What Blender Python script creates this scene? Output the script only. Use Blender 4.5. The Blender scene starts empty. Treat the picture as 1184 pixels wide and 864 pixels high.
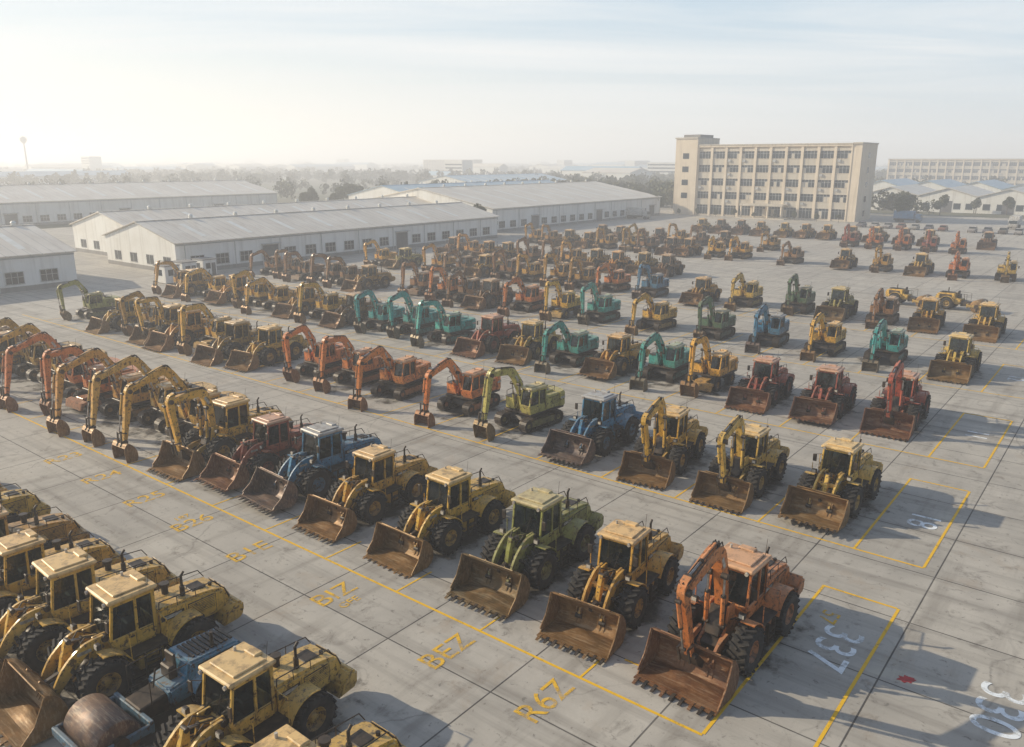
import bpy, bmesh, math, random
import numpy as np
from mathutils import Vector, Matrix
random.seed(7); np.random.seed(7)
rad=math.radians
scene=bpy.context.scene
COL=scene.collection
# ---------- yard axes : u along the rows, v across them ----------
UX,UY=0.7826,-0.6227
VX,VY=0.6227,0.7826
ROT=math.atan2(UY,UX)
def W(u,v,z=0): return Vector((UX*u+VX*v, UY*u+VY*v, z))

# ---------- material helper ----------
class NT:
    def __init__(s,name):
        s.m=bpy.data.materials.new(name); s.m.use_nodes=True
        s.t=s.m.node_tree; s.b=s.t.nodes['Principled BSDF']; s.out=s.t.nodes['Material Output']
    def n(s,typ,ins=None,**props):
        nd=s.t.nodes.new(typ)
        for k,v in props.items(): setattr(nd,k,v)
        for k,v in (ins or {}).items():
            if isinstance(v,bpy.types.NodeSocket): s.t.links.new(v,nd.inputs[k])
            else: nd.inputs[k].default_value=v
        return nd
    def set(s,k,v):
        if isinstance(v,bpy.types.NodeSocket): s.t.links.new(v,s.b.inputs[k])
        else: s.b.inputs[k].default_value=v
    def co(s,out='Object'): return s.n('ShaderNodeTexCoord').outputs[out]
    def noise(s,vec,scale,detail=4,rough=.55,dist=0):
        return s.n('ShaderNodeTexNoise',{'Vector':vec,'Scale':scale,'Detail':detail,'Roughness':rough,'Distortion':dist}).outputs[0]
    def ramp(s,f,stops):
        r=s.n('ShaderNodeValToRGB',{0:f}); e=r.color_ramp.elements
        while len(e)<len(stops): e.new(.5)
        for i,(p,c) in enumerate(stops):
            e[i].position=p
            e[i].color=c if isinstance(c,tuple) and len(c)==4 else ((*c,1) if isinstance(c,tuple) else (c,c,c,1))
        return r.outputs[0]
    def mix(s,f,a,b,mode='MIX'):
        nd=s.n('ShaderNodeMix',data_type='RGBA',blend_type=mode)
        for i,v in ((0,f),(6,a),(7,b)):
            if isinstance(v,bpy.types.NodeSocket): s.t.links.new(v,nd.inputs[i])
            else: nd.inputs[i].default_value=v if i==0 else (*v,1)
        return nd.outputs[2]
    def math(s,op,a,b=0.0,clamp=False):
        nd=s.n('ShaderNodeMath',{0:a,1:b},operation=op); nd.use_clamp=clamp; return nd.outputs[0]
    def bump(s,h,strength=.3,dist=.02):
        nd=s.n('ShaderNodeBump',{'Height':h,'Strength':strength,'Distance':dist}); s.t.links.new(nd.outputs[0],s.b.inputs['Normal'])
    def objvec(s):
        oi=s.n('ShaderNodeObjectInfo'); r=s.math('MULTIPLY',oi.outputs['Random'],57.0)
        va=s.n('ShaderNodeVectorMath',{0:s.co('Object'),1:r},operation='ADD')
        return va.outputs[0],oi

def paint_mat(name,rustamt=.0,dust=.36,rough=.32,lowdirt=.7):
    k=NT(name); v,oi=k.objvec(); base=oi.outputs['Color']
    n1=k.noise(v,1.1,8,.65); n2=k.noise(v,5,9,.72); n3=k.noise(v,.6,3); n4=k.noise(v,2.6,7,.7)
    c=k.mix(k.math('MULTIPLY',k.ramp(n1,[(.42,0.0),(.8,1.0)]),.4),base,(0.40,.29,.15))       # sun-faded
    dk=k.mix(.65,base,(0.03,.02,.012))
    c=k.mix(k.math('MULTIPLY',k.ramp(n1,[(.27,1.0),(.48,0.0)]),.85),c,dk)                       # greasy film
    c=k.mix(k.math('MULTIPLY',k.ramp(n4,[(.52,0.0),(.66,1.0)]),.5),c,dk)
    c=k.mix(k.math('MULTIPLY',k.ramp(n2,[(.53-rustamt,0.0),(.60-rustamt,1.0)]),.9),c,(0.065,.03,.014))   # rust / chips
    strk=k.noise(k.n('ShaderNodeMapping',{'Vector':v,'Scale':(5,5,.5)}).outputs[0],1.5,5,.6)
    c=k.mix(k.math('MULTIPLY',k.ramp(strk,[(.54,0.0),(.7,1.0)]),.5),c,(0.09,.05,.024))          # run-down streaks
    g=k.n('ShaderNodeNewGeometry'); z=k.n('ShaderNodeSeparateXYZ',{0:g.outputs['Normal']}).outputs[2]
    up=k.math('MULTIPLY',k.ramp(z,[(.5,0.0),(.95,1.0)]),k.ramp(n3,[(.3,dust*.4),(.7,dust)]))
    c=k.mix(up,c,(0.42,.33,.21))
    lowz=k.n('ShaderNodeSeparateXYZ',{0:k.co('Object')}).outputs[2]
    low=k.math('MULTIPLY',k.ramp(k.math('ADD',k.math('MULTIPLY',lowz,.45),k.math('MULTIPLY',n1,.5)),[(.4,1.0),(.95,0.0)]),lowdirt)
    c=k.mix(low,c,(0.085,.06,.036))
    k.set('Base Color',c); k.set('Roughness',k.ramp(n2,[(.38,rough),(.58,.72)])); k.set('Coat Weight',.15); k.set('Coat Roughness',.2)
    k.bump(k.math('ADD',k.math('MULTIPLY',n2,.4),n4),.3,.02)
    return k.m
def simple(name,a,b,scale=3,rough=.7,metal=0,lo=.35,hi=.65,bump=.15,coord='Object'):
    k=NT(name); v=k.co(coord); n=k.noise(v,scale,8,.65)
    k.set('Base Color',k.mix(k.ramp(n,[(lo,0.0),(hi,1.0)]),a,b)); k.set('Roughness',rough); k.set('Metallic',metal)
    if bump: k.bump(n,bump,.02)
    return k.m
M_PAINT=paint_mat('machine_paint')
M_RUBBER=simple('tyre_rubber',(0.012,.011,.011),(0.06,.048,.036),2.2,.85,lo=.4,hi=.75)
k=NT('cab_glass'); tr=k.n('ShaderNodeBsdfTransparent',{0:(.42,.5,.5,1)}); k.set('Base Color',(0.01,.014,.016,1)); k.set('Roughness',.06); k.set('Specular IOR Level',.8)
gv=k.noise(k.co(),2.5,6,.6); mx=k.n('ShaderNodeMixShader',{0:k.ramp(gv,[(.4,.42),(.7,.7)]),1:tr.outputs[0],2:k.b.outputs[0]}); k.t.links.new(mx.outputs[0],k.out.inputs[0]); M_GLASS=k.m
M_DARK=simple('dark_greasy_steel',(0.012,.011,.010),(0.08,.055,.035),3,.5,.2)
k=NT('rusty_bucket_steel'); v,oi=k.objvec(); n=k.noise(v,1.8,9,.7); n2=k.noise(v,11,6,.7); sc1=k.noise(k.n('ShaderNodeMapping',{'Vector':v,'Scale':(9,.8,3)}).outputs[0],1.5,6,.7); n3=k.noise(v,.7,4,.6)
c=k.ramp(n,[(.30,(0.035,.02,.012)),(.45,(0.13,.058,.022)),(.58,(0.26,.13,.05)),(.75,(0.38,.25,.14))])
c=k.mix(k.math('MULTIPLY',k.ramp(n3,[(.4,0.0),(.6,1.0)]),.5),c,(0.12,.075,.043))
c=k.mix(k.math('MULTIPLY',n2,.45),c,(0.06,.036,.022)); c=k.mix(k.math('MULTIPLY',k.ramp(sc1,[(.50,0.0),(.62,1.0)]),.5),c,(0.40,.31,.21)); c=k.mix(.10,c,oi.outputs['Color'])
k.set('Base Color',c); k.set('Roughness',.52); k.set('Metallic',.35); k.bump(k.math('ADD',n,k.math('MULTIPLY',n2,.4)),.4,.03)
M_RUST=k.m
k=NT('cab_roof_paint'); v,oi=k.objvec(); n=k.noise(v,2.5,8,.7)
c=k.mix(.55,oi.outputs['Color'],(0.72,.54,.34)); c=k.mix(k.math('MULTIPLY',k.ramp(n,[(.48,0.0),(.64,1.0)]),.65),c,(0.16,.10,.055)); k.set('Base Color',c); k.set('Roughness',.42); k.bump(n,.2,.02); M_ROOF=k.m
M_CHROME=simple('cylinder_rod',(0.5,.5,.5),(0.2,.17,.14),4,.3,.9,bump=0)
M_RIM=paint_mat('rim_paint',.03,.2,.4,.7)
M_LAMP=simple('lamp_glass',(0.6,.55,.45),(0.35,.3,.25),4,.2,bump=0)
M_RED=simple('tail_lamp',(0.35,.02,.01),(0.2,.02,.01),4,.3,bump=0)
M_DECAL=simple('sticker_vinyl',(0.5,.48,.42),(0.18,.15,.11),6,.5,bump=0)
MATS=[M_PAINT,M_RUBBER,M_GLASS,M_DARK,M_RUST,M_ROOF,M_CHROME,M_RIM,M_LAMP,M_RED,M_DECAL]
PAINT,RUB,GLASS,DARK,RUST,ROOF,CHROME,RIM,LAMP,RED,DECAL=range(11)

# ---------- mesh builder ----------
class MB:
    def __init__(s): s.v=[];s.f=[];s.m=[];s.sm=[]
    def add(s,vs,fs,mat,M=None,smooth=False):
        o=len(s.v)
        for p in vs:
            p=Vector(p); s.v.append(tuple(M@p if M is not None else p))
        for f in fs: s.f.append(tuple(i+o for i in f)); s.m.append(mat); s.sm.append(smooth)
    def fromlists(s,vs,fs,mat,bev,M=None,seg=1):
        if bev<=0: s.add(vs,fs,mat,M); return
        bm=bmesh.new(); bv=[bm.verts.new(p) for p in vs]
        for f in fs: bm.faces.new([bv[i] for i in f])
        bmesh.ops.recalc_face_normals(bm,faces=bm.faces)
        bmesh.ops.bevel(bm,geom=list(bm.edges),offset=bev,segments=seg,affect='EDGES',clamp_overlap=True)
        bm.verts.index_update()
        s.add([v.co.copy() for v in bm.verts],[[v.index for v in f.verts] for f in bm.faces],mat,M); bm.free()
    def box(s,x0,x1,y0,y1,z0,z1,mat,bev=0,M=None):
        vs=[(x,y,z) for x in(x0,x1) for y in(y0,y1) for z in(z0,z1)]
        fs=[(0,1,3,2),(4,6,7,5),(0,4,5,1),(2,3,7,6),(0,2,6,4),(1,5,7,3)]
        s.fromlists(vs,fs,mat,bev,M)
    def prism(s,prof,a,b,mat,bev=0,axis='Y',M=None,seg=1):
        n=len(prof)
        if axis=='Y': P=lambda p,t:(p[0],t,p[1])
        elif axis=='Z': P=lambda p,t:(p[0],p[1],t)
        else: P=lambda p,t:(t,p[0],p[1])
        vs=[P(p,a) for p in prof]+[P(p,b) for p in prof]
        fs=[tuple(range(n-1,-1,-1)),tuple(range(n,2*n))]+[(i,(i+1)%n,n+(i+1)%n,n+i) for i in range(n)]
        s.fromlists(vs,fs,mat,bev,M,seg)
    def beam(s,pts,hs,y0,y1,mat,bev=0,sub=1,M=None):
        if sub>1:
            P=[Vector(p) for p in pts]; P=[2*P[0]-P[1]]+P+[2*P[-1]-P[-2]]
            H=[hs[0]]+list(hs)+[hs[-1]]; np_=[];nh=[]
            for i in range(1,len(P)-2):
                for j in range(sub):
                    t=j/sub; a,b,c,d=P[i-1:i+3]
                    np_.append(.5*((2*b)+(c-a)*t+(2*a-5*b+4*c-d)*t*t+(3*b-a-3*c+d)*t**3)); nh.append(H[i]*(1-t)+H[i+1]*t)
            np_.append(P[-2]); nh.append(hs[-1]); pts,hs=np_,nh
        pts=[Vector(p) for p in pts]; L=[];R=[]
        for i,p in enumerate(pts):
            d=(pts[min(i+1,len(pts)-1)]-pts[max(i-1,0)]).normalized(); nrm=Vector((-d.y,d.x))
            L.append(p+nrm*hs[i]/2); R.append(p-nrm*hs[i]/2)
        n=len(pts)
        vs=[];fs=[]
        for y in(y0,y1):
            for q in L: vs.append((q.x,y,q.y))
            for q in R: vs.append((q.x,y,q.y))
        for i in range(n-1):
            fs+=[(i,i+1,n+i+1,n+i),(2*n+i,3*n+i,3*n+i+1,2*n+i+1),(i,2*n+i,2*n+i+1,i+1),(n+i,n+i+1,3*n+i+1,3*n+i)]
        fs+=[(0,n,3*n,2*n),(n-1,3*n-1,4*n-1,2*n-1)]
        s.fromlists(vs,fs,mat,0,M)
    def cyl(s,p0,p1,r,mat,seg=14,r1=None,M=None,caps=True):
        p0=Vector(p0);p1=Vector(p1);r1=r if r1 is None else r1
        q=(p1-p0).to_track_quat('Z','Y').to_matrix(); vs=[]
        for p,rr in((p0,r),(p1,r1)):
            for i in range(seg):
                a=2*math.pi*i/seg; vs.append(p+q@Vector((rr*math.cos(a),rr*math.sin(a),0)))
        s.add(vs,[(i,(i+1)%seg,seg+(i+1)%seg,seg+i) for i in range(seg)],mat,M,True)
        if caps: s.add(vs,[tuple(range(seg-1,-1,-1)),tuple(range(seg,2*seg))],mat,M)
    def tube(s,pts,r,mat,seg=6):
        for a,b in zip(pts[:-1],pts[1:]): s.cyl(a,b,r,mat,seg)
    def lathe(s,prof,c,mat,seg=28,sgn=1):
        vs=[];n=len(prof)
        for i in range(seg):
            a=2*math.pi*i/seg
            for r,d in prof: vs.append((c[0]+r*math.cos(a),c[1]+d*sgn,c[2]+r*math.sin(a)))
        fs=[(i*n+j,i*n+j+1,((i+1)%seg)*n+j+1,((i+1)%seg)*n+j) for i in range(seg) for j in range(n-1)]
        s.add(vs,fs,mat,None,True)
    def mesh(s,name,mats=MATS):
        me=bpy.data.meshes.new(name); me.from_pydata(s.v,[],s.f)
        for m in mats: me.materials.append(m)
        me.polygons.foreach_set('material_index',s.m); me.polygons.foreach_set('use_smooth',s.sm)
        bm=bmesh.new(); bm.from_mesh(me); bmesh.ops.recalc_face_normals(bm,faces=bm.faces); bm.to_mesh(me); bm.free()
        me.update(); return me
def obj(name,me,loc=(0,0,0),rz=0,parent=None,scale=1,color=None):
    o=bpy.data.objects.new(name,me); COL.objects.link(o); o.location=loc; o.rotation_euler=(0,0,rz); o.scale=(scale,)*3
    if color: o.color=(*color,1)
    if parent: o.parent=parent
    return o
def empty(name,loc=(0,0,0),rz=0):
    o=bpy.data.objects.new(name,None); COL.objects.link(o); o.location=loc; o.rotation_euler=(0,0,rz); o.empty_display_size=.5; return o

def tyre(mb,x,y,z,R,Wd,sg):
    mb.lathe([(.44*R,-.40*Wd),(.56*R,-.49*Wd),(.78*R,-.52*Wd),(.90*R,-.46*Wd),(.92*R,-.3*Wd),(.925*R,0),(.92*R,.3*Wd),(.90*R,.46*Wd),(.78*R,.52*Wd),(.56*R,.49*Wd),(.44*R,.40*Wd)],(x,y,z),RUB,30)
    for sd in(1,-1):
        for kk in range(18):
            a=2*math.pi*(kk+(.5 if sd>0 else 0))/18
            M=Matrix.Translation((x,y,z))@Matrix.Rotation(a,4,'Y')@Matrix.Translation((0,sd*.27*Wd,.95*R))@Matrix.Rotation(sd*.5,4,'Z')
            mb.box(-.06*R,.06*R,-.27*Wd,.27*Wd,-.05*R,.055*R,RUB,0,M)
    mb.lathe([(.48*R,.43*Wd),(.45*R,.43*Wd),(.41*R,.18*Wd),(.22*R,.14*Wd),(.2*R,.3*Wd),(.12*R,.34*Wd),(0.001,.34*Wd)],(x,y,z),RIM,24,sg)
    mb.lathe([(.46*R,.4*Wd),(.3*R,.1*Wd),(0.001,.1*Wd)],(x,y,z),DARK,18,-sg)
    for i in range(8):
        a=i*math.pi/4; mb.cyl((x+.3*R*math.cos(a),y+sg*.1*Wd,z+.3*R*math.sin(a)),(x+.3*R*math.cos(a),y+sg*.2*Wd,z+.3*R*math.sin(a)),.03*R,DARK,6)

def hyd(mb,p0,p1,y,r=.07,frac=.55):
    a=Vector((p0[0],y,p0[1]));b=Vector((p1[0],y,p1[1])); m=a.lerp(b,frac)
    mb.cyl(a,m,r,PAINT,12); mb.cyl(m-(b-a)*.02,m+(b-a)*.015,r*1.15,DARK,12); mb.cyl(m,b,r*.5,CHROME,10); mb.cyl(a-Vector((0,r*1.3,0)),a+Vector((0,r*1.3,0)),r*1.05,DARK,10); mb.cyl(b-Vector((0,r*1.3,0)),b+Vector((0,r*1.3,0)),r*.9,DARK,10)
    o=Vector((0,r*.9,r*.9)); mb.tube([a+o,m+o],r*.22,DARK,5)

def bucket(mb,px,pz,width,ang,sc=1,teeth=9):
    M=Matrix.Translation((px,0,pz))@Matrix.Rotation(ang,4,'Y')@Matrix.Scale(sc,4)
    h=width/2/sc
    path=[(1.32,-.42),(.3,-.44),(.03,-.33),(-.13,-.05),(-.14,.3),(.0,.62),(.22,.86),(.42,.94)]
    mb.beam(path,[.05]*8,-h,h,RUST,0,4,M)
    outer=[(1.30,-.43),(.3,-.45),(.03,-.34),(-.14,-.05),(-.15,.3),(-.01,.62),(.22,.87),(.42,.95),(.52,.70),(.8,.12),(1.22,-.30)]
    for y in(-h-.03,h-.01): mb.prism(outer,y,y+.045,RUST,0,'Y',M)
    for y in(-h-.06,h+.03): mb.beam([(.42,.95),(.52,.70),(.8,.12),(1.22,-.30)],[.09]*4,y,y+.03,RUST,0,1,M)
    mb.box(1.15,1.48,-h-.04,h+.04,-.475,-.425,RUST,0,M)
    mb.beam([(.30,.88),(.50,1.06)],[.05,.04],-h*.75,h*.75,RUST,0,1,M)
    for i in range(teeth):
        y=-h+.1+(2*h-.2)*i/(teeth-1)
        mb.prism([(1.38,-.49),(1.38,-.40),(1.55,-.42),(1.74,-.485)],y-.055,y+.055,DARK if i%3 else RUST,0,'Y',M)
    for y in(-.62,-.44,.44,.62): mb.prism([(.05,-.3),(-.3,-.1),(-.3,.1),(-.12,.45),(.0,.3),(-.1,.0)],y-.03,y+.03,RUST,0,'Y',M)
    for y in(-h*.7,0,h*.7): mb.box(.1,1.2,y-.06,y+.06,-.50,-.46,RUST,0,M)
    for y in(-h*.33,h*.33): mb.beam([(-.16,-.05),(-.17,.3),(-.03,.64),(.2,.9)],[.06]*4,y-.03,y+.03,RUST,0,3,M)
    rs=random.Random(int(px*100+width*77)); g=8; vs=[];fs=[]
    for i in range(g+1):
        for j in range(g+1):
            e=(min(i,g-i)/g)*(min(j,g-j)/g)*4; vs.append((.05+.85*i/g,-h*.9+1.8*h*j/g,-.41+.28*e*rs.uniform(.5,1.2)*(1-i/g*.5)))
    for i in range(g):
        for j in range(g): a=i*(g+1)+j; fs.append((a,a+1,a+g+2,a+g+1))
    mb.add(vs,fs,RUST,M,True)

def cab(mb,x0,x1,y0,y1,z0,zs,z1,slope=.18,lean=-.04,pil=PAINT):
    gl=[(x0+.03,z0+.04),(x0+lean+.03,z1),(x1-slope-.03,z1),(x1-.03,zs+.1),(x1-.18,z0+.04)]
    mb.prism(gl,y0+.05,y1-.05,GLASS)
    ym=(y0+y1)/2; xm=(x0+x1)/2
    mb.box(x0+.12,x1-.3,y0+.12,y1-.12,z0+.06,z0+.12,DARK); mb.box(xm-.45,xm+.0,ym-.25,ym+.25,z0+.12,z0+.6,DARK,.05); mb.box(xm-.52,xm-.38,ym-.25,ym+.25,z0+.55,z0+1.2,DARK,.05)
    mb.box(x1-.5,x1-.25,ym-.3,ym+.3,z0+.12,z0+.7,DARK,.05); mb.tube([(x1-.4,ym,z0+.6),(x1-.52,ym,z0+.92)],.03,DARK); mb.cyl((x1-.53,ym,z0+.92),(x1-.56,ym,z0+.94),.2,DARK,14)
    low=[(x0,z0),(x0-.01,zs),(x1-.02,zs),(x1-.17,z0)]
    mb.prism(low,y0,y0+.07,pil,.02); mb.prism(low,y1-.07,y1,pil,.02)
    mb.box(x0-.02,x0+.06,y0+.02,y1-.02,z0,zs+.15,pil,.02)
    mb.beam([(x1-.17,z0),(x1-.005,zs)],[.08,.08],y0+.03,y1-.03,pil)
    for y in(y0,y1-.07):
        mb.beam([(x1-.01,zs-.02),(x1-slope,z1)],[.085,.085],y-.003,y+.073,pil)
        xq=xm-.12
        mb.beam([(xq,zs-.02),(xq+lean,z1)],[.08,.08],y-.003,y+.073,pil)
        mb.beam([(x0+.04,zs-.02),(x0+lean+.04,z1)],[.11,.11],y-.003,y+.073,pil)
        mb.box(x0+lean,x1-slope,y-.002,y+.072,z1-.12,z1,pil)
        s=-1 if y==y0 else 1; ys=(y0-.008 if s<0 else y1+.003)
        mb.box(xq+.06,xq+.075,ys,ys+.005,z0+.05,zs-.03,DARK); mb.box(xq+.12,xq+.26,ys-.01,ys+.015,zs-.16,zs-.11,DARK)
        mb.box(x0+.1,xq-.06,ys,ys+.005,zs-.03,zs-.01,DARK)
    mb.box(x0+lean-.01,x0+lean+.06,y0+.07,y1-.07,z1-.15,z1,pil); mb.box(x1-slope-.05,x1-slope+.03,y0+.07,y1-.07,z1-.1,z1,pil)
    mb.box(x0+lean-.12,x1-slope+.16,y0-.09,y1+.09,z1,z1+.16,ROOF,.05)
    mb.box(x0+lean+.12,x1-slope-.12,y0+.12,y1-.12,z1+.155,z1+.22,ROOF,.03)
    mb.box(x0+lean-.02,x0+lean+.3,ym-.3,ym+.3,z1+.16,z1+.28,ROOF,.03)
    mb.cyl((x0+lean+.45,y0+.25,z1+.2),(x0+lean+.45,y0+.25,z1+.36),.05,LAMP,10)
    mb.tube([(x0+.1,y1-.1,z1+.15),(x0+.0,y1-.1,z1+.8)],.008,DARK,4)
    for y in(y0+.12,y1-.12):
        mb.cyl((x1-slope+.16,y,z1+.03),(x1-slope+.24,y,z1+.02),.07,LAMP,10)
        mb.cyl((x1-slope+.10,y,z1+.03),(x1-slope+.17,y,z1+.03),.08,DARK,10)
    mb.tube([(x1+.02,ym,zs+.05),(x1-slope*.55,ym+.2,z1-.45)],.012,DARK,5)
    for y,s in((y0,-1),(y1,1)):
        mb.tube([(x1-.05,y,z1-.35),(x1+.18,y+s*.28,z1-.35)],.015,DARK,5)
        mb.box(x1+.14,x1+.2,y+s*.28-.1,y+s*.28+.1,z1-.75,z1-.35,DARK,.02)
        mb.tube([(x0+.12,y+s*.03,z0+.2),(x0+.12,y+s*.03,z1-.3)],.016,DARK,5)

def chassis(mb,cabx=0.0):
    R=.84
    for x in(1.5,-1.6):
        for s in(1,-1): tyre(mb,x,s*1.14,R,R,.66,s)
        mb.cyl((x,-.9,R),(x,.9,R),.19,DARK,14); mb.lathe([(0.001,-.34),(.3,-.2),(.36,0),(.3,.2),(0.001,.34)],(x,0,R),DARK,14)
    mb.prism([(.25,.55),(2.0,.5),(2.2,.85),(1.62,1.25),(1.42,2.1),(.98,2.1),(.86,1.3),(.25,1.15)],-.40,-.30,PAINT,.02)
    mb.prism([(.25,.55),(2.0,.5),(2.2,.85),(1.62,1.25),(1.42,2.1),(.98,2.1),(.86,1.3),(.25,1.15)],.30,.40,PAINT,.02)
    mb.prism([(.3,.6),(1.95,.55),(2.1,.85),(1.5,1.15),(.4,1.1)],-.30,.30,DARK)
    mb.prism([(-3.1,.65),(.0,.6),(.1,1.2),(-.2,1.25),(-3.1,1.15)],-.42,.42,DARK,.03)
    mb.cyl((.12,0,.5),(.12,0,1.35),.16,DARK)
    for y in(-.22,-.08,.1,.24): mb.tube([(-.1,y,1.1),(.25,y*1.3,1.32),(.6,y,1.2),(1.0,y,1.5)],.022,DARK,6)
    mb.prism([(-.62,1.1),(-.62,2.22),(-2.5,2.14),(-3.2,2.0),(-3.42,1.35),(-3.35,1.1)],-.70,.70,PAINT,.10,seg=2)
    mb.prism([(-2.75,.72),(-3.5,.8),(-3.66,1.0),(-3.66,1.42),(-3.38,1.5),(-2.95,1.2)],-1.18,1.18,PAINT,.08,seg=2)
    mb.prism([(-3.475,1.5),(-3.26,1.96),(-3.24,1.95),(-3.45,1.48)],-.53,.53,DARK)
    for i in range(8): mb.beam([(-3.49+.027*i,1.52+.056*i),(-3.46+.027*i,1.55+.056*i)],[.03,.03],-.5,.5,RIM)
    for s in(1,-1):
        y=s*.70
        mb.box(-2.75,-1.75,*sorted((y,y+s*.012)),1.45,1.98,DARK)
        for i in range(8): mb.box(-2.73,-1.77,*sorted((y+s*.012,y+s*.035)),1.47+.063*i,1.50+.063*i,PAINT)
        mb.box(-1.6,-.75,*sorted((y,y+s*.01)),1.72,1.92,DARK); mb.box(-1.5,-.9,*sorted((y+s*.01,y+s*.014)),1.76,1.88,DECAL)
        for xx in(-1.68,-2.82,-.68): mb.box(xx,xx+.015,*sorted((y,y+s*.006)),1.2,2.05,DARK)
        mb.tube([(-.7,s*.72,2.25),(-.75,s*.68,2.5),(-2.9,s*.6,2.38),(-3.1,s*.6,2.05)],.02,DARK)
        for xx in(-1.4,-2.1): mb.tube([(xx,s*.66,2.1),(xx,s*.64,2.45)],.016,DARK)
        arc=[(-1.6+.98*math.cos(a),.84+.96*math.sin(a)) for a in [rad(q) for q in range(18,112,10)]]
        mb.beam(arc,[.04]*len(arc),*(sorted((s*.72,s*1.38))),PAINT)
        arc=[(1.5+.98*math.cos(a),.84+.96*math.sin(a)) for a in [rad(q) for q in range(88,165,10)]]
        mb.beam(arc,[.04]*len(arc),*(sorted((s*.86,s*1.38))),PAINT)
        a,b=sorted((s*.45,s*1.2))
        mb.box(-.52,.36,a,b,.62,1.2,PAINT if s>0 else DARK,.05); mb.cyl((-.1,s*1.2,.9),(-.1,s*1.215,.9),.1,DARK,12)
        for z in(.42,.70,.96): mb.box(-.3,.2,*sorted((s*1.24,s*1.42)),z,z+.03,DARK)
        for x in(-.32,.2): mb.box(x,x+.03,*sorted((s*1.26,s*1.40)),.42,1.3,DARK)
        mb.tube([(-.62,s*1.36,1.3),(-.62,s*1.36,2.2),(-.62,s*.85,2.2)],.02,PAINT)
        mb.tube([(.62,s*1.3,1.3),(.62,s*1.3,2.1)],.02,PAINT)
        mb.tube([(1.3,s*.42,1.6),(1.45,s*.85,1.95)],.03,DARK); mb.box(1.4,1.55,*sorted((s*.78,s*1.02)),1.9,2.1,DARK,.02); mb.box(1.55,1.565,*sorted((s*.81,s*.99)),1.93,2.07,LAMP)
        mb.box(-3.68,-3.66,*sorted((s*.85,s*1.05)),1.15,1.3,RED)
    mb.box(-3.672,-3.664,-.25,.25,1.1,1.28,DECAL)
    mb.box(-.85,.72,-1.3,1.3,1.24,1.31,DARK,.01)
    mb.cyl((-1.8,.3,2.1),(-1.8,.3,2.55),.09,DARK); mb.tube([(-1.8,.3,2.5),(-1.8,.3,2.95),(-1.92,.3,3.08)],.05,DARK,10)
    mb.cyl((-1.45,-.3,2.15),(-1.45,-.3,2.5),.12,DARK); mb.cyl((-1.45,-.3,2.5),(-1.45,-.3,2.6),.18,DARK)
    mb.box(-2.7,-2.15,-.3,.3,2.11,2.18,DARK,.02); mb.cyl((-2.9,.2,2.05),(-2.9,.2,2.18),.07,DARK)
    mb.box(-.52+cabx,.86+cabx,-.68,.68,1.3,1.42,PAINT,.02)
    cab(mb,-.55+cabx,1.0+cabx,-.76,.76,1.40,1.88,3.16)

def loader_arms(mb,dz=0):
    for s in(1,-1):
        y0,y1=sorted((s*.44,s*.54))
        mb.beam([(1.1,1.98),(1.75,1.85+dz*.3),(2.35,1.35+dz*.8),(2.9,.62+dz)],[.26,.38,.42,.22],y0,y1,PAINT,0,5)
        hyd(mb,(1.0,1.05),(2.2,1.32+dz*.7),s*.66,.085)
        mb.cyl((2.9,s*.40,.55+dz),(2.9,s*.66,.55+dz),.11,DARK); mb.cyl((1.1,s*.3,1.98),(1.1,s*.6,1.98),.12,DARK)
        mb.box(1.55,2.0,*sorted((s*.54,s*.545)),1.72,1.84,DECAL)
    mb.cyl((1.95,-.5,1.55+dz*.5),(1.95,.5,1.55+dz*.5),.13,PAINT)
    mb.beam([(2.05,2.15+dz*.6),(2.15,1.6+dz*.7),(2.35,1.1+dz*.8)],[.2,.34,.2],-.09,.09,PAINT,0,3)
    hyd(mb,(1.15,1.85),(2.05,2.12+dz*.6),0,.1)
    mb.beam([(2.35,1.12+dz*.8),(2.95,.98+dz)],[.14,.14],-.07,.07,DARK)
    for s in(1,-1): mb.tube([(1.2,s*.2,1.9),(1.6,s*.3,2.15),(2.0,s*.2,1.75)],.022,DARK,6)

def make_loader(name,dz=0,ang=0.0,bw=3.0):
    mb=MB(); chassis(mb); loader_arms(mb,dz); bucket(mb,2.98,.55+dz,bw,ang); return mb.mesh(name)

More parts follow.
